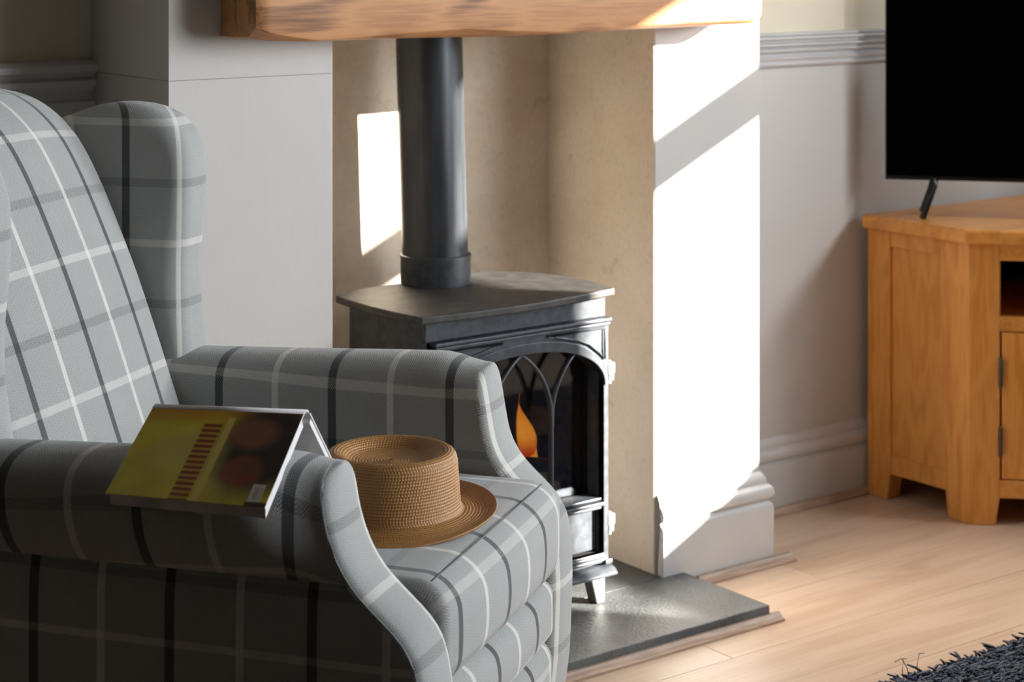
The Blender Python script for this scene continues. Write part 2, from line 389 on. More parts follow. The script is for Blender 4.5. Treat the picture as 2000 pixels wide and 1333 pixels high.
# quarter beading along skirtings and hearth
def bead(name, a, b, w, h):
    """beading from a to b in plan; its flat back lies on a-b, it grows to the right of travel"""
    a = Vector(a); b = Vector(b); e = (b - a).normalized(); n = Vector((e.y, -e.x))
    pr = [(0, 0), (w, 0), (w, h * .28), (w * .72, h * .42), (w * .48, h * .66), (w * .34, h), (0, h)]
    V = [(a.x + n.x * d, a.y + n.y * d, z + .0005) for d, z in pr] + [(b.x + n.x * d, b.y + n.y * d, z + .0005) for d, z in pr]; k = len(pr)
    F = [tuple(range(k)), tuple(range(2 * k - 1, k - 1, -1))] + [(i, i + k, (i + 1) % k + k, (i + 1) % k) for i in range(k)]
    return S(link(name, fixn(mesh(name, V, F)), m_edging, auto=30))
bead('trim_4', (1.35, 2.6255), (2.600, 2.6255), 0.0195, 0.013)
bead('trim_5', (2.612, BY - .0225), (2.868, BY - .0225), 0.026, 0.014)
bead('trim_6', (2.84, WYR - .0185), (XW - .01, WYR - .0185), 0.016, 0.016)

# floor planks, each its own board
PW, PL = 0.2005, 1.285
pv, pf = boxdata((0, 0, -0.012), (PL - 0.0016, PW - 0.0013, 0.0))
pm = mesh('plank', pv, pf); pm.materials.append(m_plank)
first = None
r0 = -24
for r in range(r0, 3):
    y0 = 2.526 + r * PW
    off = {0: 2.391, -1: 2.03, 1: 2.83, -2: 2.9, 2: 2.2}.get(r, 2.391 + 0.43 * r)
    k0 = math.floor((XL - off) / PL); x = off + k0 * PL
    XA = 1.35 if y0 < 1.9 else XL           # unseen boards left out so the bare dark slab bounces less light
    while x < XW:
        xa, xb = max(x, XA), min(x + PL, XW)
        if xb - xa > 0.05:
            if xb - xa > PL - 0.01 and y0 + PW < 3.3:
                o = bpy.data.objects.new('plank', pm); COL.objects.link(o); o.parent = fl; o.location = (x, y0, 0)
                if first is None:
                    first = o
                    md = None
            else:
                o = box('plank', (0, 0, -0.012), (xb - xa - 0.0016, min(PW, 3.35 - y0) - 0.0013, 0), m_plank, None); o.parent = fl; o.location = (xa, y0, 0)
        x += PL

# ------------------------------------------------------------------ hearth slab
h = link('hearth_slab', fixn(mesh('hearth_slab', *boxdata((1.40, 2.626, 0.0006), (2.580, 2.8655, 0.028)))), m_slate, bevel=0.002)
hr = root('hearth', (2.0, 2.9, 0), 0, 'dark grey riven slate hearth slab under the stove', 'hearth')
h.parent = hr; h.data.transform(wmat(hr).inverted())
box('hearth_back', (OX0 + .003, 2.8655, 0.0006), (OX1 - .003, BYB - .014, 0.028), m_slate, hr)

# ------------------------------------------------------------------ mantel beam
MX0, MX1, MY, MZ = 1.563, 2.706, 2.764, 1.1075
P, n = [], 90
for i in range(n + 1):
    x = MX0 + (MX1 - MX0) * i / n; s = (x - MX0)
    ch = interp([(0, .018), (.05, .010), (.12, .002), (.2, .004), (.3, .010), (.42, .016), (.52, .010), (.64, .003), (.75, .006), (.85, .009), (1.0, .008), (1.2, .008)], s)
    zb = MZ + 0.002 * math.sin(s * 9) + interp([(0, .010), (.03, .004), (.10, 0), (.9, 0), (1.12, .006), (1.143, .014)], s)
    yf = MY + interp([(0, .006), (.012, 0), (1.10, 0), (1.13, .005), (1.143, .014)], s) + 0.0012 * math.sin(s * 14)
    rr = 0.004
    P.append([(x, BY - 0.0005, zb), (x, yf + ch * 1.6 + rr, zb), (x, yf + ch * 1.4, zb + .0012), (x, yf + .0012, zb + ch), (x, yf, zb + ch + rr), (x, yf - .001, 1.20), (x, yf, 1.285), (x, yf + .008, 1.298), (x, BY - 0.0005, 1.30)])
me = gridmesh('mantel', P, closed_u=True); bm = bmesh.new(); bm.from_mesh(me); bmesh.ops.holes_fill(bm, edges=bm.edges, sides=0); bmesh.ops.recalc_face_normals(bm, faces=bm.faces); bm.to_mesh(me); bm.free()
tag(link('mantel_beam', me, m_beam, auto=30), 'thick rustic oak mantel beam fixed across the chimney breast above the stove', 'mantel')

# ------------------------------------------------------------------ stove
SX0, SX1, SY0, SY1 = 1.932, 2.342, 2.832, 3.045
DX0, DX1, DYF = 1.949, 2.3465, 2.818
HZ = 0.0285
stove = root('stove', (2.137, 2.94, HZ), 0, 'charcoal cast iron stove with gothic arched glass door on slate hearth', 'stove')
cx = (DX0 + DX1) / 2
# top plate: bowed sides, cut back corners
def arc2(a, b, bulge, n=12):
    a = Vector(a); b = Vector(b); d = b - a; nn = Vector((d.y, -d.x)).normalized()
    return [a + d * (i / n) + nn * (bulge * math.sin(math.pi * i / n)) for i in range(n)]
FLc, FRc, BR, BR2, BL = (1.905, 2.795), (2.3575, 2.812), (2.352, 3.02), (2.285, 3.098), (1.895, 3.062)
out = arc2(FLc, FRc, 0.022) + arc2(FRc, BR, 0.012, 6) + arc2(BR, BR2, 0.006, 4) + arc2(BR2, (1.98, 3.098), 0.0, 2) + arc2((1.98, 3.098), BL, 0.0, 2) + arc2(BL, FLc, 0.012, 8)
prism('top_plate', [tuple(p) for p in out], 'z', 0.6075, 0.621, m_top, stove, bevel=0.0025)
prism('rear_bracket', [(2.20, 3.09), (2.30, 3.09), (2.28, 3.125), (2.22, 3.125)], 'z', 0.600, 0.618, m_iron, stove, bevel=.001)
# firebox body: hollow casting, open at the front behind the door
prism('side_casting', [(SX0, SY0), (SX0 - .012, SY0 + .06), (SX0 - .019, SY0 + .13), (SX0 - .022, SY1 - .01), (SX0 - .018, SY1), (SX0 + .004, SY1), (SX0 + .004, SY0)], 'z', .088, .6074, m_iron, stove, bevel=.002)
V = [((SX0, SY0, .085), (SX0 + .012, SY1, .6075)), ((SX1 - .012, SY0, .085), (SX1, SY1, .6075)), ((SX0 + .012, SY1 - .012, .085), (SX1 - .012, SY1, .6075)),
     ((SX0 + .012, SY0, .085), (SX1 - .012, SY1 - .012, .105)), ((SX0 + .012, SY0, .575), (SX1 - .012, SY1 - .012, .6075))]
boxes('body', V, m_iron, stove, bevel=0.003)
box('top_band', (SX0 - .002, SY0 - .010, .567), (SX1 + .001, SY0 + .002, .6072), m_iron, stove, bevel=0.003)
boxes('firebox_lining', [((SX0 + .013, SY1 - .02, .21), (SX1 - .013, SY1 - .0125, .57)), ((SX0 + .0125, SY0 + .03, .21), (SX0 + .02, SY1 - .02, .57)),
                         ((SX1 - .02, SY0 + .03, .21), (SX1 - .0125, SY1 - .02, .57)), ((SX0 + .013, SY0 + .032, .205), (SX1 - .013, SY1 - .0125, .212))], m_black, stove)
# door: one casting with an arched opening
OXa, OXb, OZ0, OZS, OZT = DX0 + .012, DX1 - .0115, .124, .440, .5215
def arch_pts(x0, x1, zs, zt, n=36, p=2.25):
    c, a = (x0 + x1) / 2, (x1 - x0) / 2; r = []
    for i in range(n + 1):
        th = math.pi * i / n; ct, st = math.cos(th), math.sin(th)
        r.append((c + a * (abs(ct) ** (2 / p)) * (1 if ct > 0 else -1), zs + (zt - zs) * abs(st) ** (2 / p)))
    return r
door = None
def plate_with_hole(name, outer, inner, y0, y1, mat, parent, bevel=0.0015):
    bm = bmesh.new()
    vo = [bm.verts.new((x, y0, z)) for x, z in outer]; vi = [bm.verts.new((x, y0, z)) for x, z in inner]
    eo = [bm.edges.new((vo[i], vo[(i + 1) % len(vo)])) for i in range(len(vo))]; ei = [bm.edges.new((vi[i], vi[(i + 1) % len(vi)])) for i in range(len(vi))]
    bmesh.ops.triangle_fill(bm, edges=eo + ei, use_beauty=True)
    ext = bmesh.ops.extrude_face_region(bm, geom=bm.faces[:])
    for v in [g for g in ext['geom'] if isinstance(g, bmesh.types.BMVert)]: v.co.y = y1
    bmesh.ops.recalc_face_normals(bm, faces=bm.faces)
    me = bpy.data.meshes.new(name); bm.to_mesh(me); bm.free()
    return link(name, me, mat, parent, bevel=bevel)
inner = [(OXb, OZ0), ] + arch_pts(OXa, OXb, OZS, OZT) + [(OXa, OZ0)]
outer = [(DX0, .106), (DX1, .106), (DX1, .5625), (DX0, .5625)]
door = plate_with_hole('door', outer, inner, DYF, DYF + .014, m_iron, stove, 0.0012)
# return of the opening back to the glass
def ring_wall(name, pts, y0, y1, th, mat, parent):
    P = []
    c = Vector((sum(p[0] for p in pts) / len(pts), sum(p[1] for p in pts) / len(pts)))
    outp = [(p[0] + (Vector(p) - c).normalized().x * th, p[1] + (Vector(p) - c).normalized().y * th) for p in pts]
    for q, y in ((pts, y0), (pts, y1), (outp, y1), (outp, y0)): P.append([(p[0], y, p[1]) for p in q])
    me = gridmesh(name, P, closed_u=True, closed_v=True); return link(name, fixn(me), mat, parent, auto=40)
ring_wall('opening_return', inner, DYF + .002, DYF + .050, .004, m_black, door)
# raised arch band and top mouldings
def band(name, pa, pb, y0, y1, mat, parent, bevel=.001):
    V = [(x, y0, z) for x, z in pa] + [(x, y0, z) for x, z in pb] + [(x, y1, z) for x, z in pa] + [(x, y1, z) for x, z in pb]; n = len(pa); F = []
    for i in range(n - 1):
        F += [(i, i + 1, n + i + 1, n + i), (2 * n + i, 3 * n + i, 3 * n + i + 1, 2 * n + i + 1), (i, 2 * n + i, 2 * n + i + 1, i + 1), (n + i, n + i + 1, 3 * n + i + 1, 3 * n + i)]
    F += [(0, n, 3 * n, 2 * n), (n - 1, 3 * n - 1, 4 * n - 1, 2 * n - 1)]
    return link(name, fixn(mesh(name, V, F)), mat, parent, bevel=bevel)
A0 = arch_pts(OXa + .0005, OXb - .0005, OZS, OZT); A1 = arch_pts(OXa - .009, OXb + .009, OZS + .002, OZT + .0195)
band('arch_band', A1, A0, DYF - .005, DYF + .001, m_iron, door)
boxes('top_moulding', [((DX0 - .004, DYF - .010, .5605), (DX1 + .001, DYF + .012, .5665)), ((DX0 - .001, DYF - .006, .5525), (DX1, DYF + .002, .558))], m_iron, door, bevel=.0015)
for sgn in (1, -1):       # sunk corner panels with raised rims
    q = [(0.052, .5485), (.1865, .5485), (.1865, .490), (.176, .5015), (.150, .5215), (.118, .5335), (.085, .5405)]
    pts = [(cx + sgn * a, DYF - .0035, z) for a, z in q]
    tube('spandrel_rim', pts, .0022, m_iron, door, 6, closed=True)
# gothic tracery
YT = DYF + .013
m_trac = plain('pale tracery iron', (112, 116, 122), .35, .3)  # paler even tone than the door iron
def tracery(name, pts, parent):
    pts = [(x, YT, z) for x, z in pts]
    o = tube(name, pts, .0029, m_trac, parent, 8, ry=.0075, up0=Vector((0, 1, 0))); return o
hw = 0.071
def gothic(x0, x1, zs, zt, n=14, frac=1.0):
    """half arch curve from springing (x0) towards apex above mid"""
    xm = (x0 + x1) / 2; w = abs(xm - x0); hgt = zt - zs; rad = (w * w + hgt * hgt) / (2 * w); s = 1 if xm > x0 else -1; c = x0 + s * rad
    amax = math.asin(min(1, hgt / rad)); return [(c - s * rad * math.cos(amax * frac * i / n), zs + rad * math.sin(amax * frac * i / n)) for i in range(n + 1)]
for s in (-1, 1):
    xc = cx + s * hw
    tracery('tracery_bar', [(xc, OZ0 + .108), (xc, .3), (xc, .38)] + gothic(xc, cx - s * hw, .392, .5185), door)
    tracery('tracery_bar', [(xc + s * .0015, .38)] + gothic(xc + s * .001, xc + s * (2 * hw), .392, .5185, frac=.90), door)
# glass
mg = M('stove glass', 0.05)
nt = mg.t; tr = nt.nodes.new('ShaderNodeBsdfTransparent'); tr.inputs[0].default_value = (.62, .66, .72, 1); gl = nt.nodes.new('ShaderNodeBsdfGlossy'); gl.inputs['Roughness'].default_value = .04
fr = nt.nodes.new('ShaderNodeFresnel'); fr.inputs[0].default_value = 1.5; mx = nt.nodes.new('ShaderNodeMixShader')
nt.links.new(fr.outputs[0], mx.inputs[0]); nt.links.new(tr.outputs[0], mx.inputs[1]); nt.links.new(gl.outputs[0], mx.inputs[2])
nt.links.new(mx.outputs[0], nt.nodes['Material Output'].inputs[0])
box('glass', (OXa - .001, DYF + .046, .215), (OXb + .001, DYF + .049, OZT + .002), mg.m, door)
# ledge and lower panel
boxes('sill_ledge', [((OXa + .003, DYF + .004, .2225), (OXb - .002, DYF + .046, .2275)), ((OXa + .002, DYF - .003, .2135), (OXb + .000, DYF + .046, .2205)), ((OXa + .003, DYF + .003, .2065), (OXb - .003, DYF + .046, .2115))], m_iron, door, bevel=.0015)
box('lower_panel', (OXa, DYF + .027, .122), (OXb - .001, DYF + .035, .207), m_iron, door, bevel=.001)
box('panel_plate', (OXa + .01, DYF + .018, .127), (OXb - .0015, DYF + .0275, .206), m_iron, door, bevel=.002)
boxes('bottom_moulding', [((DX0 - .002, DYF - .004, .1155), (DX1 - .012, DYF + .02, .1215)), ((DX0 - .002, DYF - .002, .108), (DX1 - .010, DYF + .02, .1135)), ((DX1 - .012, DYF - .006, .103), (DX1 + .006, DYF + .012, .112))], m_iron, door, bevel=.002)
m_hw = plain('pale steel hinge', (188, 186, 182), 0.35, 0.4)
for hz in (.463, .178):
    hg = boxes('hinge', [((DX1 - .001, DYF - .002, hz - .004), (DX1 + .015, DYF + .012, hz + .0165)), ((DX1 + .003, DYF + .000, hz - .0175), (DX1 + .014, DYF + .011, hz - .0045))], m_hw, door, bevel=.002)
    lathe('hinge_pin', [(.0035, -.023), (.0035, .020), (.001, .021)], (DX1 + .006, DYF + .005, hz), m_hw, hg, 12)
# ash lip and legs
q = [(.0, .094), (.0, .100), (-.012, .101), (-.026, .096), (-.033, .088), (-.031, .084), (-.018, .080), (.0, .076)]
lip = [(SY0 + a, z) for a, z in q]
prism('ash_lip', lip, 'x', DX0 - .002, DX1 + .008, m_iron, stove, bevel=.002, auto=40)
m_legs = plain('cast leg', (104, 104, 104), 0.4, 0.3)
for (lx, ly) in ((SX1 - .016, SY0 + .004), (SX0 + .016, SY0 + .004), (SX1 - .016, SY1 - .02), (SX0 + .016, SY1 - .02)):
    s = 1 if lx > cx else -1
    prism('leg', [(lx + s * .016, .086), (lx + s * .016, HZ), (lx - s * .004, HZ), (lx - s * .020, .086)], 'y', ly - .014, ly + .014, m_legs, stove, bevel=.003)

# flue pipe
flue = root('flue_pipe', (2.118, 3.06, .6205), 0, 'black round flue pipe rising from the stove behind the mantel', 'flue')
FC = (2.118, 3.06, .6213); n = 64; P = []
for z in (0.0, .1, .3, .5, .7, 1.0): P.append([(FC[0] - .016 * z / .48 + .0635 * math.cos(2 * math.pi * k / n), FC[1] + .0635 * math.sin(2 * math.pi * k / n), FC[2] + .01 + z) for k in range(n)])
link('pipe', fixn(gridmesh('pipe', P, closed_u=True)), m_flue, flue, True)
lathe('collar', [(.060, .0), (.0665, .0), (.0672, .004), (.0672, .048), (.0682, .052), (.0682, .0555), (.066, .057), (.062, .0565)], FC, m_iron, flue, 64)

# logs and flame inside the firebox
def logm(name, bark, core):
    m = M(name, .9); o = m.coord(); n_ = m.noise(o, 25, 4, .65); m.col(m.mix(n_.step(.35, .65), lin(bark), lin(core))).bump(n_, .8, .004); return m.m
m_char = logm('charred bark', (6, 5, 5), (20, 16, 14)); m_log = logm('brown bark', (70, 48, 34), (120, 88, 62)); m_ash = logm('pale split log', (150, 118, 84), (214, 180, 138))
def mk_log(name, a, b, r, mat, label, seed, tip=None):
    a = Vector(a); b = Vector(b); rs = random.Random(seed); P = []
    for i in range(13):
        t_ = i / 12; c = a.lerp(b, t_); tt = (b - a).normalized(); s = tt.cross(Vector((0, 0, 1))).normalized(); w = s.cross(tt)
        row = []
        for k in range(16):
            an = 2 * math.pi * k / 16; rr = r * (1 + .22 * (noise.noise(Vector((math.cos(an) * 1.4 + seed, math.sin(an) * 1.4, t_ * 4))))) * (0.86 if i in (0, 12) else 1)
            row.append(c + s * rr * math.cos(an) + w * rr * math.sin(an))
        P.append(row)
    me = gridmesh(name, P, closed_u=True); bm = bmesh.new(); bm.from_mesh(me); bmesh.ops.holes_fill(bm, edges=bm.edges, sides=0); bmesh.ops.recalc_face_normals(bm, faces=bm.faces); bm.to_mesh(me); bm.free()
    if tip: 
        me.materials.append(mat); me.materials.append(tip)
        for p in me.polygons:
            if len(p.vertices) > 4: p.material_index = 1
    return tag(link(name, me, mat, auto=50), label, 'log', 'logs in the stove')
mk_log('log', (2.06, 2.94, .272), (2.272, 2.925, .264), .030, m_char, 'charred black log lying under the orange flame in the stove', 3)
mk_log('log', (2.05, 3.00, .335), (2.185, 2.985, .335), .024, m_char, 'blackened log leaning upright beside the flame in the stove', 9)
mk_log('log', (2.19, 2.915, .230), (2.292, 2.905, .232), .016, m_ash, 'pale split log at the front behind the stove glass', 5)
mk_log('log', (2.285, 3.0, .256), (2.302, 2.915, .256), .024, m_log, 'brown log propped behind the right pane of the stove', 11)
mk_log('log', (2.15, 2.925, .262), (2.262, 2.905, .262), .014, m_ash, 'small pale log resting behind the middle pane of the stove', 15)
mf = M('flame', 1); nt = mf.t; em = nt.nodes.new('ShaderNodeEmission'); o_ = mf.coord('Generated'); gx, gy, gz = mf.xyz(o_)
cc = mf.mix(gz.step(0.0, .35), lin((200, 50, 18)), lin((255, 150, 40))); cc = mf.mix(gz.step(.45, 1.0), cc, lin((226, 96, 22)))
nt.links.new(cc, em.inputs[0]); em.inputs[1].default_value = 1.6; tr = nt.nodes.new('ShaderNodeBsdfTransparent'); mx = nt.nodes.new('ShaderNodeMixShader')
lw = nt.nodes.new('ShaderNodeLayerWeight'); lw.inputs[0].default_value = .35
nt.links.new(lw.outputs['Facing'], mx.inputs[0]); nt.links.new(em.outputs[0], mx.inputs[1]); nt.links.new(tr.outputs[0], mx.inputs[2]); nt.links.new(mx.outputs[0], nt.nodes['Material Output'].inputs[0])
def flame(name, c, hgt, w, label, seed, lean):
    P = []
    for i in range(21):
        t_ = i / 20; r = w * (math.sin(math.pi * min(1, t_ * 1.0 + .16)) ** .9) * (1 - t_) ** .55 + .0004
        row = []
        for k in range(20):
            an = 2 * math.pi * k / 20
            row.append((c[0] + lean * t_ * hgt + .010 * math.sin(t_ * 5 + seed) * t_ + r * math.cos(an), c[1] + r * .6 * math.sin(an), c[2] + hgt * t_))
        P.append(row)
    return tag(link(name, fixn(gridmesh(name, P, closed_u=True)), mf.m, None, True), label, 'flame')
flame('flame', (2.260, 2.955, .290), .122, .026, 'tall orange flame burning above the logs inside the stove', 1.0, -.14)
flame('flame', (2.290, 2.965, .252), .075, .012, 'small red flame licking beside the log in the stove', 4.0, -.25)
gp = bpy.data.lights.new('fire_glow', 'POINT'); gp.energy = 0.03; gp.color = (1, .35, .08); gp.shadow_soft_size = .03
go = bpy.data.objects.new('fire_glow', gp); COL.objects.link(go); go.location = (2.26, 2.925, .36)

# ------------------------------------------------------------------ corner cabinet and television
cab = root('corner_cabinet', (3.75, 2.75, 0), 0, 'honey oak corner television cabinet standing in the alcove', 'cabinet')
FA = Vector((3.346, 2.792)); L = 0.86; dv = Vector((1, -1)).normalized(); nv = Vector((-1, -1)).normalized()
FB = FA + dv * L; XR = XW - 0.03; YK = 3.088
def F2(s, d=0.0):     # point on the diagonal front at distance s along, d proud
    p = FA + dv * s + nv * d; return (p.x, p.y)
top = [(FA.x - .016, YK + .004), (FA.x - .016, FA.y - .004), ((FB + nv * .014).x + .002, (FB + nv * .014).y - .010), (XR, FB.y - .016), (XR, YK + .004)]
prism('top', top, 'z', .6135, .645, m_oakx, cab, bevel=.006, seg=3)
# carcass shell
prism('carcass', [(FA.x + .012, YK), (FA.x + .012, FA.y + .012), F2(.03, -.012), F2(L - .03, -.012), (FB.x - .012, FB.y + .012), (XR - .01, FB.y + .012), (XR - .01, YK)], 'z', .065, .075, m_oak, cab)
def post(name, pts, z1, taper, par=cab):
    """corner post whose foot narrows below z=.06"""
    c0 = pts[0]; V, F, n = [], [], len(pts)
    for z, k in ((0.0, 1), (.06, 0), (z1, 0)):
        for i, p in enumerate(pts): V.append((p[0] + (taper[i][0] if k else 0), p[1] + (taper[i][1] if k else 0), z))
    F = [tuple(range(n))[::-1], tuple(range(2 * n, 3 * n))]
    for j in range(2):
        for i in range(n): F.append((j * n + i, j * n + (i + 1) % n, (j + 1) * n + (i + 1) % n, (j + 1) * n + i))
    return link(name, fixn(mesh(name, V, F)), m_oak, par, bevel=.003)
FX = FA.x
post('leg', [(FX, YK), (FX, YK - .068), (FX + .045, YK - .068), (FX + .045, YK)], .6135, [(0, 0), (0, .008), (0, .008), (0, 0)])
post('leg', [(FX, FA.y + .066), (FX, FA.y), F2(.066), F2(.066, -.04), (FX + .03, FA.y + .066)], .6135, [(0, -.008), (0, 0), (-.006, .006), (-.006, .006), (0, -.008)])
post('leg', [F2(L - .066), F2(L), (FB.x + .066, FB.y), (FB.x + .066, FB.y + .03), F2(L - .066, -.04)], .6135, [(.006, -.006), (0, 0), (-.008, 0), (-.008, 0), (.006, -.006)])
post('leg', [(XR - .07, FB.y), (XR, FB.y), (XR, FB.y + .045), (XR - .07, FB.y + .045)], .6135, [(.008, 0), (0, 0), (0, 0), (.008, 0)])
YA, YBm = FA.y + .066, YK - .068
box('side_rail', (FX + .003, YA, .5775), (FX + .024, YBm, .6135), m_oak, cab, .0015)
box('side_rail', (FX + .003, YA, .060), (FX + .024, YBm, .102), m_oak, cab, .0015)
box('side_panel', (FX + .009, YA - .002, .100), (FX + .018, YBm + .002, .580), m_oak, cab)
box('side_panel', (FB.x + .066, FB.y + .009, .06), (XR - .07, FB.y + .02, .6135), m_oak, cab)
def dbox(name, s0, s1, d0, d1, z0, z1, mat, par, bevel=.0015):
    pts = [F2(s0, d0), F2(s1, d0), F2(s1, d1), F2(s0, d1)]
    return prism(name, pts, 'z', z0, z1, mat, par, bevel=bevel)
dbox('front_rail', .066, L - .066, -.022, -.002, .5775, .6135, m_oakx, cab)
dbox('front_rail', .066, L - .066, -.022, -.002, .424, .455, m_oakx, cab)
dbox('front_rail', .066, L - .066, -.022, -.002, .060, .099, m_oakx, cab)
prism('shelf', [(FX + .03, YK - .01), (FX + .03, FA.y + .02), F2(.05, -.022), F2(L - .05, -.022), (FB.x + .02, FB.y + .03), (XR - .03, FB.y + .03), (XR - .03, YK - .01)], 'z', .425, .442, m_oak, cab)
dbox('divider', L / 2 - .012, L / 2 + .012, -.30, -.003, .442, .578, m_oak, cab)
prism('back_panel', [(FX + .03, YK - .006), (FX + .03, YK), (XR, YK), (XR, FB.y + .03), (XR - .006, FB.y + .03), (XR - .006, YK - .006)], 'z', .07, .6135, plain('dark cabinet interior', (30, 20, 12), .9), cab)
dbox('divider', .062, .070, -.25, -.02, .07, .612, m_oak, cab, 0); dbox('divider', L - .070, L - .062, -.25, -.02, .07, .612, m_oak, cab, 0)
for s0, s1, hs in ((.068, L / 2 - .002, .068), (L / 2 + .002, L - .068, L - .068)):
    d = dbox('door', s0 + .003, s1, -.020, -.003, .1015, .4215, m_oak, cab)
    for z0 in (.302, .152):
        hp = Vector(F2(hs, .0015)); lathe('hinge', [(.002, 0), (.0045, .003), (.0045, .021), (.0042, .022), (.0045, .023), (.0045, .043), (.0042, .044), (.0045, .045), (.0045, .062), (.002, .066)], (hp.x, hp.y, z0), m_hinge, d, 12)
    kb = F2((L / 2 - .03) if hs < .3 else (L / 2 + .03), .012)
    lathe('knob', [(.006, -.014), (.007, -.006), (.014, .0), (.014, .008), (.008, .014), (0.0005, .0155)], (kb[0], kb[1], .30), m_hinge, d, 20)
    ia, ib = (s0 + .052, s1 - .05)
    dbox('door_panel', ia, ib, -.004, -.0015, .15, .372, m_oak, d, .001)
# television
tv = root('television', (3.70, 2.72, .645), 0, 'flat black television on splayed feet on the oak corner cabinet', 'television')
TA = Vector((3.357, 3.043)); TD = Vector((math.cos(R(-48.6)), math.sin(R(-48.6)))); TN = Vector((TD.y, -TD.x)); W = .96
def T2(s, d): p = TA + TD * s + TN * d; return (p.x, p.y)
def tbox(name, s0, s1, d0, d1, z0, z1, mat, par=tv, bevel=.002): return prism(name, [T2(s0, d0), T2(s1, d0), T2(s1, d1), T2(s0, d1)], 'z', z0, z1, mat, par, bevel=bevel)
if TN.dot(Vector((0, -1))) < 0: TN = -TN
case = tbox('casing', 0, W, -.018, -.001, .7285, 1.285, m_tvf)
tbox('rear_housing', .18, W - .18, -.055, -.018, .76, 1.05, m_tvf)
tbox('screen', .003, W - .003, -.001, .0008, .738, 1.281, m_tv, bevel=0)
for s0, sg in ((.110, -1), (W - .110, 1)):
    for dd in (1, -1):
        a = T2(s0, -.010); b = T2(s0 + sg * .026, .060 * dd - .01); z0 = .6460
        pa = [(a[0], a[1], .735), (a[0] + (b[0] - a[0]) * .12, a[1] + (b[1] - a[1]) * .12, .716), (b[0], b[1], z0 + .004)]
        tube('foot', pa, [.012, .0115, .0075], m_tvf, tv, 8, ry=.007)

# ------------------------------------------------------------------ wing armchair (local frame: x forward, y across, z up)
th = math.atan2(-.824, .567)
chair = root('armchair', (1.313, 2.323, 0), th, 'grey tartan wool wing armchair in front of the chimney breast', 'armchair')
t_arm = tartan('tartan arm', uo=-.006, vo=0)
t_side = t_arm
m_pipe = tartan('tartan piping', uo=.03, vo=.03)
AF = [(.10, .318), (.182, .322), (.247, .333), (.360, .339), (.428, .336), (.445, .330), (.471, .313), (.490, .287), (.505, .266), (.530, .252), (.55, .243), (.60, .238), (.64, .231), (.70, .225)]   # far arm: front edge a(z)
NF = [(.10, .372), (.30, .376), (.397, .372), (.437, .366), (.465, .357), (.480, .342), (.497, .322), (.510, .305), (.524, .288), (.546, .274), (.565, .263), (.60, .252), (.64, .246), (.70, .240)]
AF = [(z, (a + b) / 2 * .5 + .5 * a) for (z, a), b in zip(AF, [interp(NF, z) for z, _ in AF])]   # the two arms differ only by bulging; lean to each
def smooth_tab(tab, n=70):
    z0, z1 = tab[0][0], tab[-1][0]; ys = [interp(tab, z0 + (z1 - z0) * i / n) for i in range(n + 1)]
    for _ in range(5): ys = [ys[0]] + [(ys[i - 1] + 2 * ys[i] + ys[i + 1]) / 4 for i in range(1, n)] + [ys[-1]]
    return [(z0 + (z1 - z0) * i / n, y) for i, y in enumerate(ys)]
AF, NF = smooth_tab(AF), smooth_tab(NF)
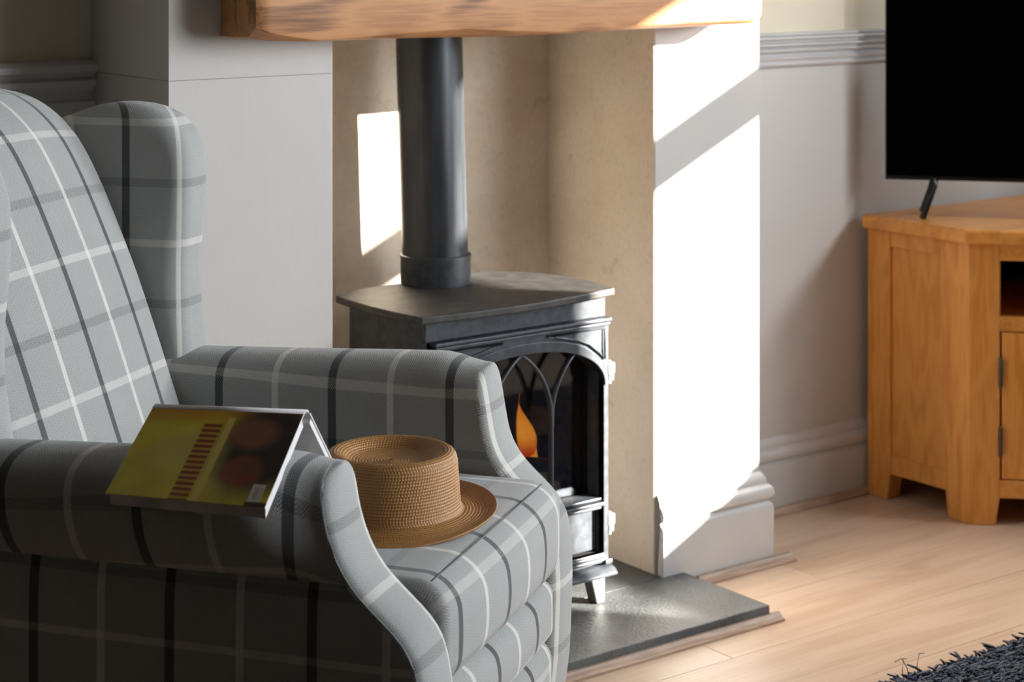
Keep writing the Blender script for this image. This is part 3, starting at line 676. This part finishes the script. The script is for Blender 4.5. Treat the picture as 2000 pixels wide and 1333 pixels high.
def make_arm(sg):
    """sg=-1 near arm, +1 far arm; b is measured from the chair's middle"""
    prof = NF if sg < 0 else AF
    bi, bo, bm_ = .236, .336, .372
    def ztop(a): return .655 + .045 * (a - .0) + (.006 if sg < 0 else .004)
    # loop in (b, z): bottom inner -> up inner -> over top -> roll -> seam -> down outer
    def loop(a):
        roll = sstep(.262, .16, a) if sg < 0 else .6 * sstep(.262, .16, a)
        zt = ztop(a) - .012 * sstep(.19, .26, a); pts = []
        for i in range(13): z = .10 + (zt - .045 - .10) * i / 12; pts.append((bi + .003 * math.sin(math.pi * i / 12), z, z))
        oc = bo + (bm_ - bo) * roll
        bc, rx = (bi + oc - .012 * 0) / 2, (oc - bi) / 2
        s0 = zt - .045
        n = 18
        for i in range(1, n + 1):
            an = math.pi - math.pi * i / n; p = 2.5
            ca, sa = math.cos(an), math.sin(an)
            b = bc + rx * (abs(ca) ** (2 / p)) * (1 if ca > 0 else -1); z = s0 + .045 * abs(sa) ** (2 / p)
            pts.append((b, z, s0 + (i / n) * (.045 * 1.0 + 2 * rx * .9 + .045)))
        vend = pts[-1][2]; zs = .527 + .03 * (a + .2) * .5
        for i in range(1, 9):
            t_ = i / 8; z = s0 + (zs - s0) * t_
            b = bo - .002 + (oc - bo + .002) * (math.cos(t_ * math.pi / 2) ** .8)
            pts.append((b, z, None))
        return pts, zs
    stations = [-.62 + .87 * i / 44 for i in range(45)]
    P, UV = [], []
    for j, a0 in enumerate(stations + [None] * 5):
        row, uvr = [], []
        aa = a0 if a0 is not None else .25
        pts, zs = loop(min(aa, .25))
        k = j - 44 if a0 is None else 0
        for i, (b, z, v) in enumerate(pts):
            af = interp(prof, z) - .012
            fr_ = (aa + .62) / .87
            a = -.62 + (af + .62) * fr_ if fr_ > .5 else -.62 + (af + .62) * fr_
            # keep the rear half independent of the front curve
            w = sstep(-.20, .22, aa); a = aa * (1 - w) + (af - (.25 - aa) * 1.0) * w if a0 is not None else af
            if a0 is None:      # rounded nose between the arm and its front panel
                an = (k / 5) * math.pi / 2; a = af + .010 * math.sin(an)
                cb = (bi + bo) / 2; b = cb + (b - cb) * (1 - (.001 * (1 - math.cos(an))) / .05); z = z - .001 * (1 - math.cos(an)) * (1 if i > 12 else 0)
            row.append((a, sg * b, z))
            if v is None: v_ = (z - .600) * 1.15 + .0925 if True else 0
            elif i <= 12: v_ = (z - .62) * 1.1 + .0925
            else: v_ = None
            uvr.append([a, v_])
        # fill v over the top by interpolating
        i0 = 12; i1 = next(i for i in range(13, len(uvr)) if uvr[i][1] is not None)
        for i in range(i0 + 1, i1): 
            f = (i - i0) / (i1 - i0); uvr[i][1] = uvr[i0][1] + f * .13
        # beyond the top keep the roll's own height mapping (shifted to join)
        sh = (uvr[i0][1] + .13)
        for i in range(i1, len(uvr)):
            uvr[i][1] = sh + (pts[i1][1] - pts[i][1]) * 1.15
        P.append(row); UV.append([tuple(q) for q in uvr])
    arm = link('arm', gridmesh('arm', P, uv=UV, flip=(sg > 0)), t_arm if sg > 0 else t_roll, chair, True, world=False)
    # lower outer panel
    P, UV = [], []
    for j, a0 in enumerate(stations):
        row, uvr = [], []
        _, zs = loop(a0)
        for i in range(31):
            z = zs + .006 + (.10 - zs - .006) * i / 30; af = interp(prof, z) - .006; w = sstep(-.20, .22, a0)
            a = a0 * (1 - w) + (af - (.25 - a0)) * w
            b = bo - .0005 + .004 * math.sin(min(1, i / 6) * math.pi / 2) - .004 * (1 - min(1, i / 2))
            fr_ = sstep(af - .02, af + .002, a); b -= .003 * fr_
            row.append((a, sg * b, z)); uvr.append((a, (z - .520) * 1.19))
        P.append(row); UV.append(uvr)
    link('outer_panel', gridmesh('outer_panel', P, uv=UV, flip=(sg > 0)), t_sidem, chair, True, world=False)
    # front panel following the swooping edge
    zt = ztop(.25) - .012 * sstep(.19, .26, .25); P, UV = [], []; N = 60; NT = 12; arc = 0; last = None
    for i in range(N + 1):
        if i <= N - NT: z = .10 + (zt - .045 - .10) * i / (N - NT); ins = 0
        else:
            ph = (i - (N - NT)) / NT * math.pi / 2 * .998; z = zt - .045 + .045 * math.sin(ph) ** .8; ins = .050 * (1 - math.cos(ph) ** .8)
        a = interp(prof, z); 
        if last: arc += math.hypot(a - last[0], z - last[1])
        last = (a, z); row, uvr = [], []
        for kk in range(-1, 12):
            k = min(10, max(0, kk)); t_ = k / 10; b = bi + .001 + ins + (bo - bi - .004 - 2 * ins) * t_
            e = (2 * t_ - 1); pil = .009 * (1 - abs(e) ** 3) * (1 if i < N else .3) - .001 - (.007 if kk != k else 0)
            b += (-.001 if kk < 0 else .001 if kk > 10 else 0)
            # panel normal leans with the slope
            a2 = interp(prof, z + .008) - interp(prof, z - .008); nn = Vector((1, -a2 / .016)).normalized()
            row.append((a + nn.x * pil, sg * b, z + nn.y * pil)); uvr.append((b, arc))
        P.append(row); UV.append(uvr)
    link('arm_front_panel', gridmesh('arm_front_panel', P, uv=UV, flip=(sg < 0)), t_front, chair, True, world=False)
    # seam welt on the outline of the front panel
    zz = [.10 + (zt - .05 - .10) * i / 40 for i in range(41)]
    path = [(interp(prof, z) - .003, sg * (bo - .001), z) for z in zz]
    topz = [(math.pi * i / 14) for i in range(1, 9)]
    path += [(interp(prof, zt - .05 + .047 * math.sin(an)) - .003, sg * ((bi + bo) / 2 + (bo - bi) / 2 * (abs(math.cos(an)) ** .8) * (1 if math.cos(an) > 0 else -1)), zt - .05 + .047 * math.sin(an) ** .8) for an in topz]
    tube('welt', path, .0012, m_seam, chair, 6, world=False)
    tube('welt', [(a, sg * (bo - .001), loop(a)[1] + .003) for a in [-.6 + .83 * i / 30 for i in range(31)]], .0012, m_seam, chair, 6, world=False)
t_roll = tartan('tartan arm roll', uo=-.024, vo=-.028)
t_sidem = tartan('tartan side', uo=-.050, vo=0)
t_front = tartan('tartan arm front', uo=-.25 + .0925, vo=.02)
make_arm(-1); make_arm(1)

# seat cushion: rounded front with seam, slightly domed
def superbox(name, a0, a1, b0, b1, z0, z1, r, mat, uvf, dome=0.0, front=0.0, n=10, parent=chair):
    """soft cushion as a closed tube round the b axis; rounded ends"""
    # outline in (a,z), walked from back-bottom over the top to the front and under
    pts = []
    def corner(cx_, cz, t0, t1):
        for i in range(n + 1): an = t0 + (t1 - t0) * i / n; pts.append((cx_ + r * math.cos(an), cz + r * math.sin(an)))
    def run(p, q, m=14):
        for i in range(1, m): pts.append((p[0] + (q[0] - p[0]) * i / m, p[1] + (q[1] - p[1]) * i / m))
    corner(a0 + r, z1 - r, math.pi, math.pi / 2); run((a0 + r, z1), (a1 - r, z1), 24)
    corner(a1 - r, z1 - r, math.pi / 2, 0); run((a1, z1 - r), (a1, z0 + r), 12)
    corner(a1 - r, z0 + r, 0, -math.pi / 2); run((a1 - r, z0), (a0 + r, z0), 8); corner(a0 + r, z0 + r, -math.pi / 2, -math.pi); run((a0, z0 + r), (a0, z1 - r), 4)
    pts.append(pts[0])
    arc = [0]
    for p, q in zip(pts, pts[1:]): arc.append(arc[-1] + math.hypot(q[0] - p[0], q[1] - p[1]))
    ca, cz = (a0 + a1) / 2, (z0 + z1) / 2; P, UV = [], []
    NB = 36
    for j in range(-4, NB + 5):
        if j < 0 or j > NB:
            k = (-j if j < 0 else j - NB); an = k / 4 * math.pi / 2; ins = .013 * (1 - math.cos(an)); t_ = 0 if j < 0 else 1
            b = (b0 + .013 - .013 * math.sin(an)) if j < 0 else (b1 - .013 + .013 * math.sin(an))
        else: t_ = j / NB; ins = 0; b = b0 + .013 + (b1 - b0 - .026) * t_
        row, uvr = [], []
        cr = (1 - (2 * t_ - 1) ** 2)
        for (a, z), s in zip(pts, arc):
            ta = (a - a0) / (a1 - a0); tz = (z - z0) / (z1 - z0)
            zz = z + dome * cr * math.sin(math.pi * min(1, max(0, ta))) * (1 if tz > .5 else 0)
            aa = a + (front * (cr ** .6) * math.sin(math.pi * min(1, max(0, tz))) if ta > .8 else 0)
            # inset towards the middle at the ends
            da = max(-1, min(1, (ca - a) / .03)); dz = max(-1, min(1, (cz - z) / .03))
            row.append((aa + da * ins, b, zz + dz * ins)); uvr.append(uvf(a, b, z, s))
        P.append(row); UV.append(uvr)
    # end caps
    for end in (0, -1):
        for f in (.5, .02):
            row = [(ca + (p[0] - ca) * f, p[1], cz + (p[2] - cz) * f) for p in P[end]]
            uvr = [(p[0] * 1.0, p[2]) for p in row]
            if end == 0: P.insert(0, row); UV.insert(0, uvr)
            else: P.append(row); UV.append(uvr)
    return link(name, fixn(gridmesh(name, P, uv=UV)), mat, parent, True, world=False)
t_seat = tartan('tartan seat', uo=0, vo=0, us=.0925 / .080, hgain=.5)
superbox('seat_cushion', -.26, .362, -.232, .234, .372, .512, .042, t_seat, lambda a, b, z, s: (b + .037, s), dome=.009, front=.014)
# seam across the front edge of the cushion
tube('welt', [(.336 + .006 * (1 - (b / .235) ** 2), b, .508 + .004 * (1 - (b / .235) ** 2)) for b in [-.218 + .44 * i / 24 for i in range(25)]], .0009, m_seam, chair, 6, world=False)
t_kick = tartan('tartan footrest', uo=0, vo=.05, us=.0925 / .083, hgain=.5)
superbox('footrest', .20, .352, -.232, .234, .286, .374, .022, t_kick, lambda a, b, z, s: (b + .037, s), dome=0, front=.010)
superbox('footrest', .20, .350, -.232, .234, .120, .288, .026, t_kick, lambda a, b, z, s: (b + .037, s + .04), dome=0, front=.008)
box('seat_base', (-.52, -.236, .10), (.25, .236, .372), m_pipe, chair, world=False)

# reclined back cushion
prof = catmull([(-.190, 0, .470), (-.215, 0, .530), (-.233, 0, .574), (-.281, 0, .706), (-.324, 0, .813), (-.383, 0, .935), (-.428, 0, .995), (-.485, 0, 1.030), (-.555, 0, 1.038), (-.63, 0, 1.018), (-.66, 0, .96)], 7)
arc = [0]
for p, q in zip(prof, prof[1:]): arc.append(arc[-1] + (q - p).length)
t_back = tartan('tartan back', uo=0, vo=.0925, us=.0925 / .075, hgain=.7)
P, UV = [], []
for i, p in enumerate(prof):
    q0, q1 = prof[max(i - 1, 0)], prof[min(i + 1, len(prof) - 1)]; tg = (q1 - q0).normalized(); nn = Vector((tg.z, 0, -tg.x))
    row, uvr = [], []
    for j in range(41):
        t_ = -1 + 2 * j / 40; b = .236 * math.sin(t_ * math.pi / 2 * .999)
        off = .026 * (1 - abs(b / .236) ** 2.2) - .034 * (1 - math.sqrt(max(0, 1 - max(0, (abs(b) - .196) / .0402) ** 2)))
        row.append((p.x + nn.x * off, b, p.z + nn.z * off)); uvr.append((b + (-.218 + .075), arc[i]))
    P.append(row); UV.append(uvr)
link('back_cushion', gridmesh('back_cushion', P, uv=UV, flip=True), t_back, chair, True, world=False)
# wings: fat rounded panels rising from the arms
wout = [(-.236, .58), (-.243, .636), (-.252, .705), (-.255, .77), (-.250, .83), (-.246, .90), (-.250, .955), (-.268, .992), (-.300, 1.014), (-.345, 1.024), (-.40, 1.022), (-.45, 1.006), (-.50, .990), (-.56, .975), (-.62, .955), (-.655, .90), (-.62, .75), (-.58, .58)]
wc = [Vector((p[0], 0, p[1])) for p in wout]; wl = catmull([(p.x, 0, p.z) for p in wc], 5)
t_wing = tartan('tartan wing', uo=.345, vo=.905 * -1 + .185 * 5)
for sg in (1, -1):
    P, UV = [], []; n = len(wl); b0, b1, r = .243, .335, .030
    ctr = Vector((-.43, 0, .78))
    rings = [(b0, .25), (b0, .17), (b0, .10), (b0, .06)] + [(b0 + r * (1 - math.cos(an)), r * (1 - math.sin(an))) for an in [math.pi / 2 * k / 6 for k in range(7)]] + \
            [(b1 - r + r * math.sin(an), r * (1 - math.cos(an))) for an in [math.pi / 2 * k / 6 for k in range(7)]] + [(b1, .10)]
    for b, ins in rings:
        row, uvr = [], []
        for i, p in enumerate(wl):
            d = (ctr - p); dn = d.normalized(); q = p + dn * min(ins, d.length * .9) 
            flare = .010 * sstep(-.5, -.25, q.x)
            fwd = .030 * sstep(-.5, -.25, q.x) if sg < 0 else 0
            row.append((q.x + fwd, sg * (b + flare - (.010 if sg < 0 else 0)), q.z)); uvr.append((q.x + (b - b0) * .9, q.z))
        P.append(row); UV.append(uvr)
    me = gridmesh('wing', P, uv=UV)
    bm = bmesh.new(); bm.from_mesh(me); bmesh.ops.holes_fill(bm, edges=bm.edges, sides=0); bmesh.ops.recalc_face_normals(bm, faces=bm.faces); 
    ul = bm.loops.layers.uv.active
    for f in bm.faces:
        if len(f.verts) > 4:
            for l in f.loops: l[ul].uv = (l.vert.co.x, l.vert.co.z)
    bm.to_mesh(me); bm.free()
    link('wing', me, t_wing, chair, True, world=False)
prism('back_shell', [(-.56, .10), (-.50, .10), (-.50, .5), (-.60, .93), (-.655, .93), (-.60, .5)], 'y', -.33, .33, m_pipe, chair, bevel=.01, world=False)
for a, b in ((.27, .27), (.27, -.27), (-.5, .27), (-.5, -.27)):
    lathe('leg', [(.018, 0), (.024, .05), (.027, .103)], (a, b, 0), m_leg, chair, 20, world=False)

# ------------------------------------------------------------------ straw hat
CH = Matrix([f for f in [list(chair['_m'])[i * 4:i * 4 + 4] for i in range(4)]])
hc = CH @ Vector((.199, -.006, .5235))
hat = root('straw_hat', tuple(hc), 0, 'woven tan straw hat lying crown up on the chair seat', 'hat')
ms = M('plaited straw', .33, spec=.5); uv = ms.coord('UV'); u, v, _ = ms.xyz(uv)
n1 = ms.noise(ms.vmap(uv, (1, 40, 1)), 30, 3); n2 = ms.noise(uv, 900, 2)
c = ms.mix(n1.step(.35, .65), lin((158, 106, 54)), lin((206, 158, 98))); c = ms.mix(n2.step(.5, .8) * .5, c, lin((112, 66, 28)))
gr = (v.mod(1.0) - .5).abs().step(.34, .5); c = ms.mix(gr * .85, c, lin((104, 60, 26))); ms.col(c).bump(n2, .3, .0006); ms = ms.m
def braid(name, prof, per_row, mat, parent, n=760, brim=None, amp=.0013, knot=.0041):
    """prof: list of (r, z) centre line; wrapped as plaited rows stacked along it"""
    pts = catmull([(r, z, 0) for r, z in prof], 24); L_ = [0]
    for p, q in zip(pts, pts[1:]): L_.append(L_[-1] + (q - p).length)
    rows = max(1, round(L_[-1] / per_row)); S_ = rows * 4; P, UV = [], []
    for i in range(S_ + 1):
        s = L_[-1] * i / S_; j = next((k for k in range(1, len(L_)) if L_[k] >= s), len(L_) - 1); f = (s - L_[j - 1]) / max(1e-9, L_[j] - L_[j - 1]); p = pts[j - 1].lerp(pts[j], f)
        tg = (pts[j] - pts[j - 1]).normalized(); nx, nz = tg.y, -tg.x
        ph = (i % 4) / 4; row_i = i // 4; rr = abs(p.x); jit = (row_i * 2.399) % 6.283; cnt = max(8, round(2 * math.pi * rr / knot))
        lobe = math.sin(math.pi * ph) if i < S_ else 0
        row, uvr = [], []
        for k in range(n + 1):
            an = 2 * math.pi * k / n
            tw = math.cos(an * cnt + jit + ph * 2.2) * (.8 + .35 * noise.noise(Vector((an * 9, row_i * 1.7, 0))))
            d = amp * (lobe * (.75 + .45 * tw) - .35)
            r = p.x + nx * d; z = p.y + nz * d
            if brim: z += brim(r, an)
            row.append((r * math.cos(an), r * math.sin(an), z)); uvr.append((an * .09, i / 4))
        P.append(row); UV.append(uvr)
    return link(name, gridmesh(name, P, uv=UV), mat, parent, True, world=False)
view = math.atan2(hc.y, hc.x)         # plan direction away from the camera's side of the room
def brimf(r, an):
    t_ = max(0, (r - .094) / .046); side = math.cos(an - (R(-36.9))) ** 2
    back = max(0, math.cos(an - R(53))); return t_ ** 1.5 * (.013 * side + .014 * back - .005)
braid('crown', [(.002, .0655), (.03, .065), (.052, .067), (.064, .0745), (.074, .0785), (.0825, .0765), (.0868, .069), (.0882, .058), (.0895, .040), (.091, .020), (.0925, .007), (.096, .001)], .0041, ms, hat)
braid('brim', [(.0955, .0012), (.104, -.0005), (.115, -.003), (.127, -.004), (.1385, -.003), (.1405, -.0045), (.1385, -.0062)], .0043, ms, hat, brim=brimf)

# ------------------------------------------------------------------ open book straddling the near arm
mc = M('photo book cover', .28, spec=.5); uv = mc.coord('UV'); u, v, _ = mc.xyz(uv)
n = mc.noise(uv, 3.5, 4); n2 = mc.noise(mc.vmap(uv, (6, 90, 1)), 1, 2)
def ell(cx_, cy_, rx, ry, soft=.35, wob=.25):
    d = (((u - cx_) / rx) * ((u - cx_) / rx) + ((v - cy_) / ry) * ((v - cy_) / ry)).sqrt() + (n - .5) * wob
    return d.step(1.0 + soft, 1.0 - soft)
def bnd(x, a, b, s=.008): return x.step(a - s, a + s) * x.step(b + s, b - s)
c = mc.mix(n.step(.3, .7), lin((176, 158, 26)), lin((204, 184, 34)))
c = mc.mix(ell(.33, .5, .16, .22, .8) * .45, c, lin((196, 176, 110)))
c = mc.mix(ell(.66, .6, .14, .3, .8) * .5, c, lin((176, 160, 100)))
c = mc.mix(v.step(.22, .0) * .75, c, lin((176, 104, 12)))
c = mc.mix(ell(.86, .38, .30, .52, .35), c, lin((34, 22, 16)))
c = mc.mix(ell(.74, .25, .155, .16, .35) * .85, c, lin((128, 74, 46)))
c = mc.mix(ell(.765, .66, .125, .16, .3) * .9, c, lin((128, 48, 24)))
c = mc.mix(ell(.80, .60, .06, .09, .6) * .6, c, lin((70, 52, 44)))
c = mc.mix(bnd(u, .395, .515) * v.step(.13, .16) * (((v * 17.0).mod(1.0) - .5).abs().step(.10, .32) * .8 + .2), c, lin((120, 40, 10)))
c = mc.mix(bnd(u, .405, .505) * v.step(.14, .16) * (((v * 17.0).mod(1.0) - .5).abs().step(.16, .04)), c, lin((196, 120, 30)))
c = mc.mix(bnd(u, .535, .580) * v.step(.06, .1), c, lin((204, 176, 84)))
c = mc.mix(bnd(u, .875, .955, .003) * bnd(v, .775, .955, .003), c, lin((196, 184, 170)))
c = mc.mix(bnd(u, .895, .925, .002) * bnd(v, .80, .93, .003) * ((v * 90.0).mod(1.0)).gt(.5) * .8, c, lin((70, 56, 50)))
c = mc.mix(bnd(u, .933, .943, .002) * bnd(v, .80, .93, .003) * ((v * 40.0).mod(1.0)).gt(.45) * .6, c, lin((80, 64, 58)))
c = mc.mix(bnd(u, .865, 1.1, .004) * bnd(v, .955, 1.2, .004), c, lin((48, 36, 22)))
mc.col(c); mc = mc.m
m_board = plain('white cover board', (206, 200, 200), .6)
mp = M('page block', .8); o_ = mp.coord('UV'); _, pv_, _ = mp.xyz(o_); mp.col(mp.mix(mp.noise(mp.vmap(o_, (1, 300, 1)), 3, 2).step(.35, .65), lin((196, 192, 190)), lin((232, 230, 232)))); mp = mp.m
book = root('open_book', (1.313 + .567 * .1 + .824 * -.3, 2.323 - .824 * .1 + .567 * -.3, .60), th, 'hardback book with yellow photo cover open face down over the near arm', 'book')
BKO = Vector((.1, -.3, .60))
def bk(p): return Vector(p) - BKO
# ridge line and bottom edges in chair coordinates
R0, R1 = Vector((-.003, -.283, .7035)), Vector((.190, -.262, .7065))
B0, B1 = Vector((.002, -.404, .6320)), Vector((.207, -.404, .6345))
def slab(name, a0, a1, b0, b1, nrm, t0, t1, mats, parent, uvbox=True, bevel=.0006, skew=Vector((0, 0, 0))):
    """slab on the quad a0-a1 (ridge) to b0-b1 (fore edge), from offset t0 to t1 along nrm"""
    V = [a0 + nrm * t0, a1 + nrm * t0, b1 + nrm * t0 + skew, b0 + nrm * t0 + skew, a0 + nrm * t1, a1 + nrm * t1, b1 + nrm * t1, b0 + nrm * t1]
    F = [(0, 3, 2, 1), (4, 5, 6, 7), (0, 1, 5, 4), (1, 2, 6, 5), (2, 3, 7, 6), (3, 0, 4, 7)]
    me = mesh(name, [bk(x) for x in V], F, [(0, 0), (1, 0), (1, 1), (0, 1)] * 2)
    bm = bmesh.new(); bm.from_mesh(me); bmesh.ops.subdivide_edges(bm, edges=[e for e in bm.edges if e.calc_length() > .05], cuts=9, use_grid_fill=True); bm.to_mesh(me); bm.free()
    for m_ in mats: me.materials.append(m_)
    o = link(name, me, mats, parent, world=False, bevel=bevel)
    if len(mats) > 1:
        for p in me.polygons:
            if abs(p.normal.dot(nrm)) > .9 and (p.center - bk(a0)).dot(nrm) > t1 * .8: p.material_index = 1
    return o
n1v = (R1 - R0).cross(B0 - R0).normalized()
if n1v.z < 0: n1v = -n1v
ec = (B0 - R0).normalized(); er = (R1 - R0).normalized()
slab('cover', R0, R1, B0, B1, n1v, 0.0, .0026, [m_board, mc], book)
pg0 = er * .004
slab('page_block', R0 + pg0 + ec * .006, R1 - pg0 * .3 + ec * .006, B0 + pg0 - ec * .004, B1 - pg0 * .3 - ec * .004, n1v, -.0130, -.0001, [mp], book, skew=ec * .006)
# the other half drops over the inner side of the arm
Q0, Q1 = R0 + Vector((.012, .075, -.112)), R1 + Vector((.014, .078, -.112))
n2v = (R1 - R0).cross(Q0 - R0).normalized()
if n2v.z < 0: n2v = -n2v
sh = Vector((0.002, .012, -.001))
e2 = (Q0 - R0).normalized()
slab('cover', R0 + sh, R1 + sh, Q0 + sh, Q1 + sh, n2v, 0, .0026, [m_board], book)
slab('page_block', R0 + sh + pg0 + e2 * .008, R1 + sh - pg0 * .3 + e2 * .008, Q0 + sh + pg0 - e2 * .005, Q1 + sh - pg0 * .3 - e2 * .005, n2v, -.0075, -.0001, [mp], book)
# spine
sp = []
for k in range(9):
    an = math.pi * (1 - k / 8); sp.append(Vector((0, .006 + .0075 * math.cos(an), .0010 + .0042 * math.sin(an))))
P = [[bk(e + s) for s in sp] + [bk(e + s * .75 + Vector((0, .0015, -.001))) for s in reversed(sp)] for e in (R0, R1)]
me = gridmesh('spine', P, closed_u=True); bm = bmesh.new(); bm.from_mesh(me); bmesh.ops.holes_fill(bm, edges=bm.edges, sides=0); bmesh.ops.recalc_face_normals(bm, faces=bm.faces); bm.to_mesh(me); bm.free()
link('spine', me, m_board, book, True, world=False)

# ------------------------------------------------------------------ shag rug
rug = root('shag_rug', (2.9, 1.75, 0), 0, 'navy blue shag rug on the pale oak floor', 'rug')
RX0, RX1, RY0, RY1 = 2.47, 3.55, 1.45, 2.235
box('backing', (RX0, RY0, .0005), (RX1, RY1, .010), m_rugb, rug, .003)
mr = M('navy shag pile', .85, spec=.25); mr.b.inputs['Sheen Weight'].default_value = .4
gi = mr.t.nodes.new('ShaderNodeNewGeometry'); rr_ = X(mr.t, gi.outputs['Random Per Island']); mr.col(mr.mix(rr_, lin((8, 11, 24)), lin((38, 47, 78)))); mr = mr.m
V, F = [], []; rs = random.Random(4)
def tuft(x, y, h_, w_):
    ax, ay = rs.uniform(-1, 1), rs.uniform(-1, 1); cur = rs.uniform(-1.1, 1.1); p = Vector((x, y, .008)); n0 = len(V); seg = 4
    for i in range(seg + 1):
        t_ = i / seg; r = w_ * (1 - .35 * t_ ** 2)
        c = p + Vector((ax * h_ * .55 * t_ + cur * h_ * t_ * t_, ay * h_ * .55 * t_ - cur * h_ * .6 * t_ * t_, h_ * (t_ - .25 * t_ * t_)))
        for k in range(3):
            an = 2.1 * k + t_ * 2; V.append((c.x + r * math.cos(an), c.y + r * math.sin(an), c.z + r * .4 * math.sin(an + 1)))
        if i:
            for k in range(3):
                a = n0 + (i - 1) * 3 + k; b = n0 + (i - 1) * 3 + (k + 1) % 3; F.append((a, b, b + 3, a + 3))
    e = n0 + seg * 3; F.append((e, e + 1, e + 2))
y = RY0
while y < RY1 + .004:
    x = RX0
    while x < RX1 + .004:
        near = x < 3.05 and y > 1.9
        if near or rs.random() < .45: tuft(x + rs.uniform(-.004, .004), y + rs.uniform(-.004, .004), rs.uniform(.016, .028), rs.uniform(.0030, .0048) * (1 if near else 1.5))
        x += .0062
    y += .0062
o = link('pile', mesh('pile', V, F), mr, rug, True); o['kind'] = 'stuff'
for x, y, dx in ((2.515, 2.238, .01), (2.535, 2.240, -.012), (2.55, 2.237, .014)):
    tube('loose_strand', [(x, y, .01), (x + dx * .3, y + .006, .035), (x + dx, y + .010, .052), (x + dx * 2.2, y + .013, .048)], .0008, mr, rug, 5)
for o in bpy.data.objects:
    if '_m' in o.keys(): del o['_m']
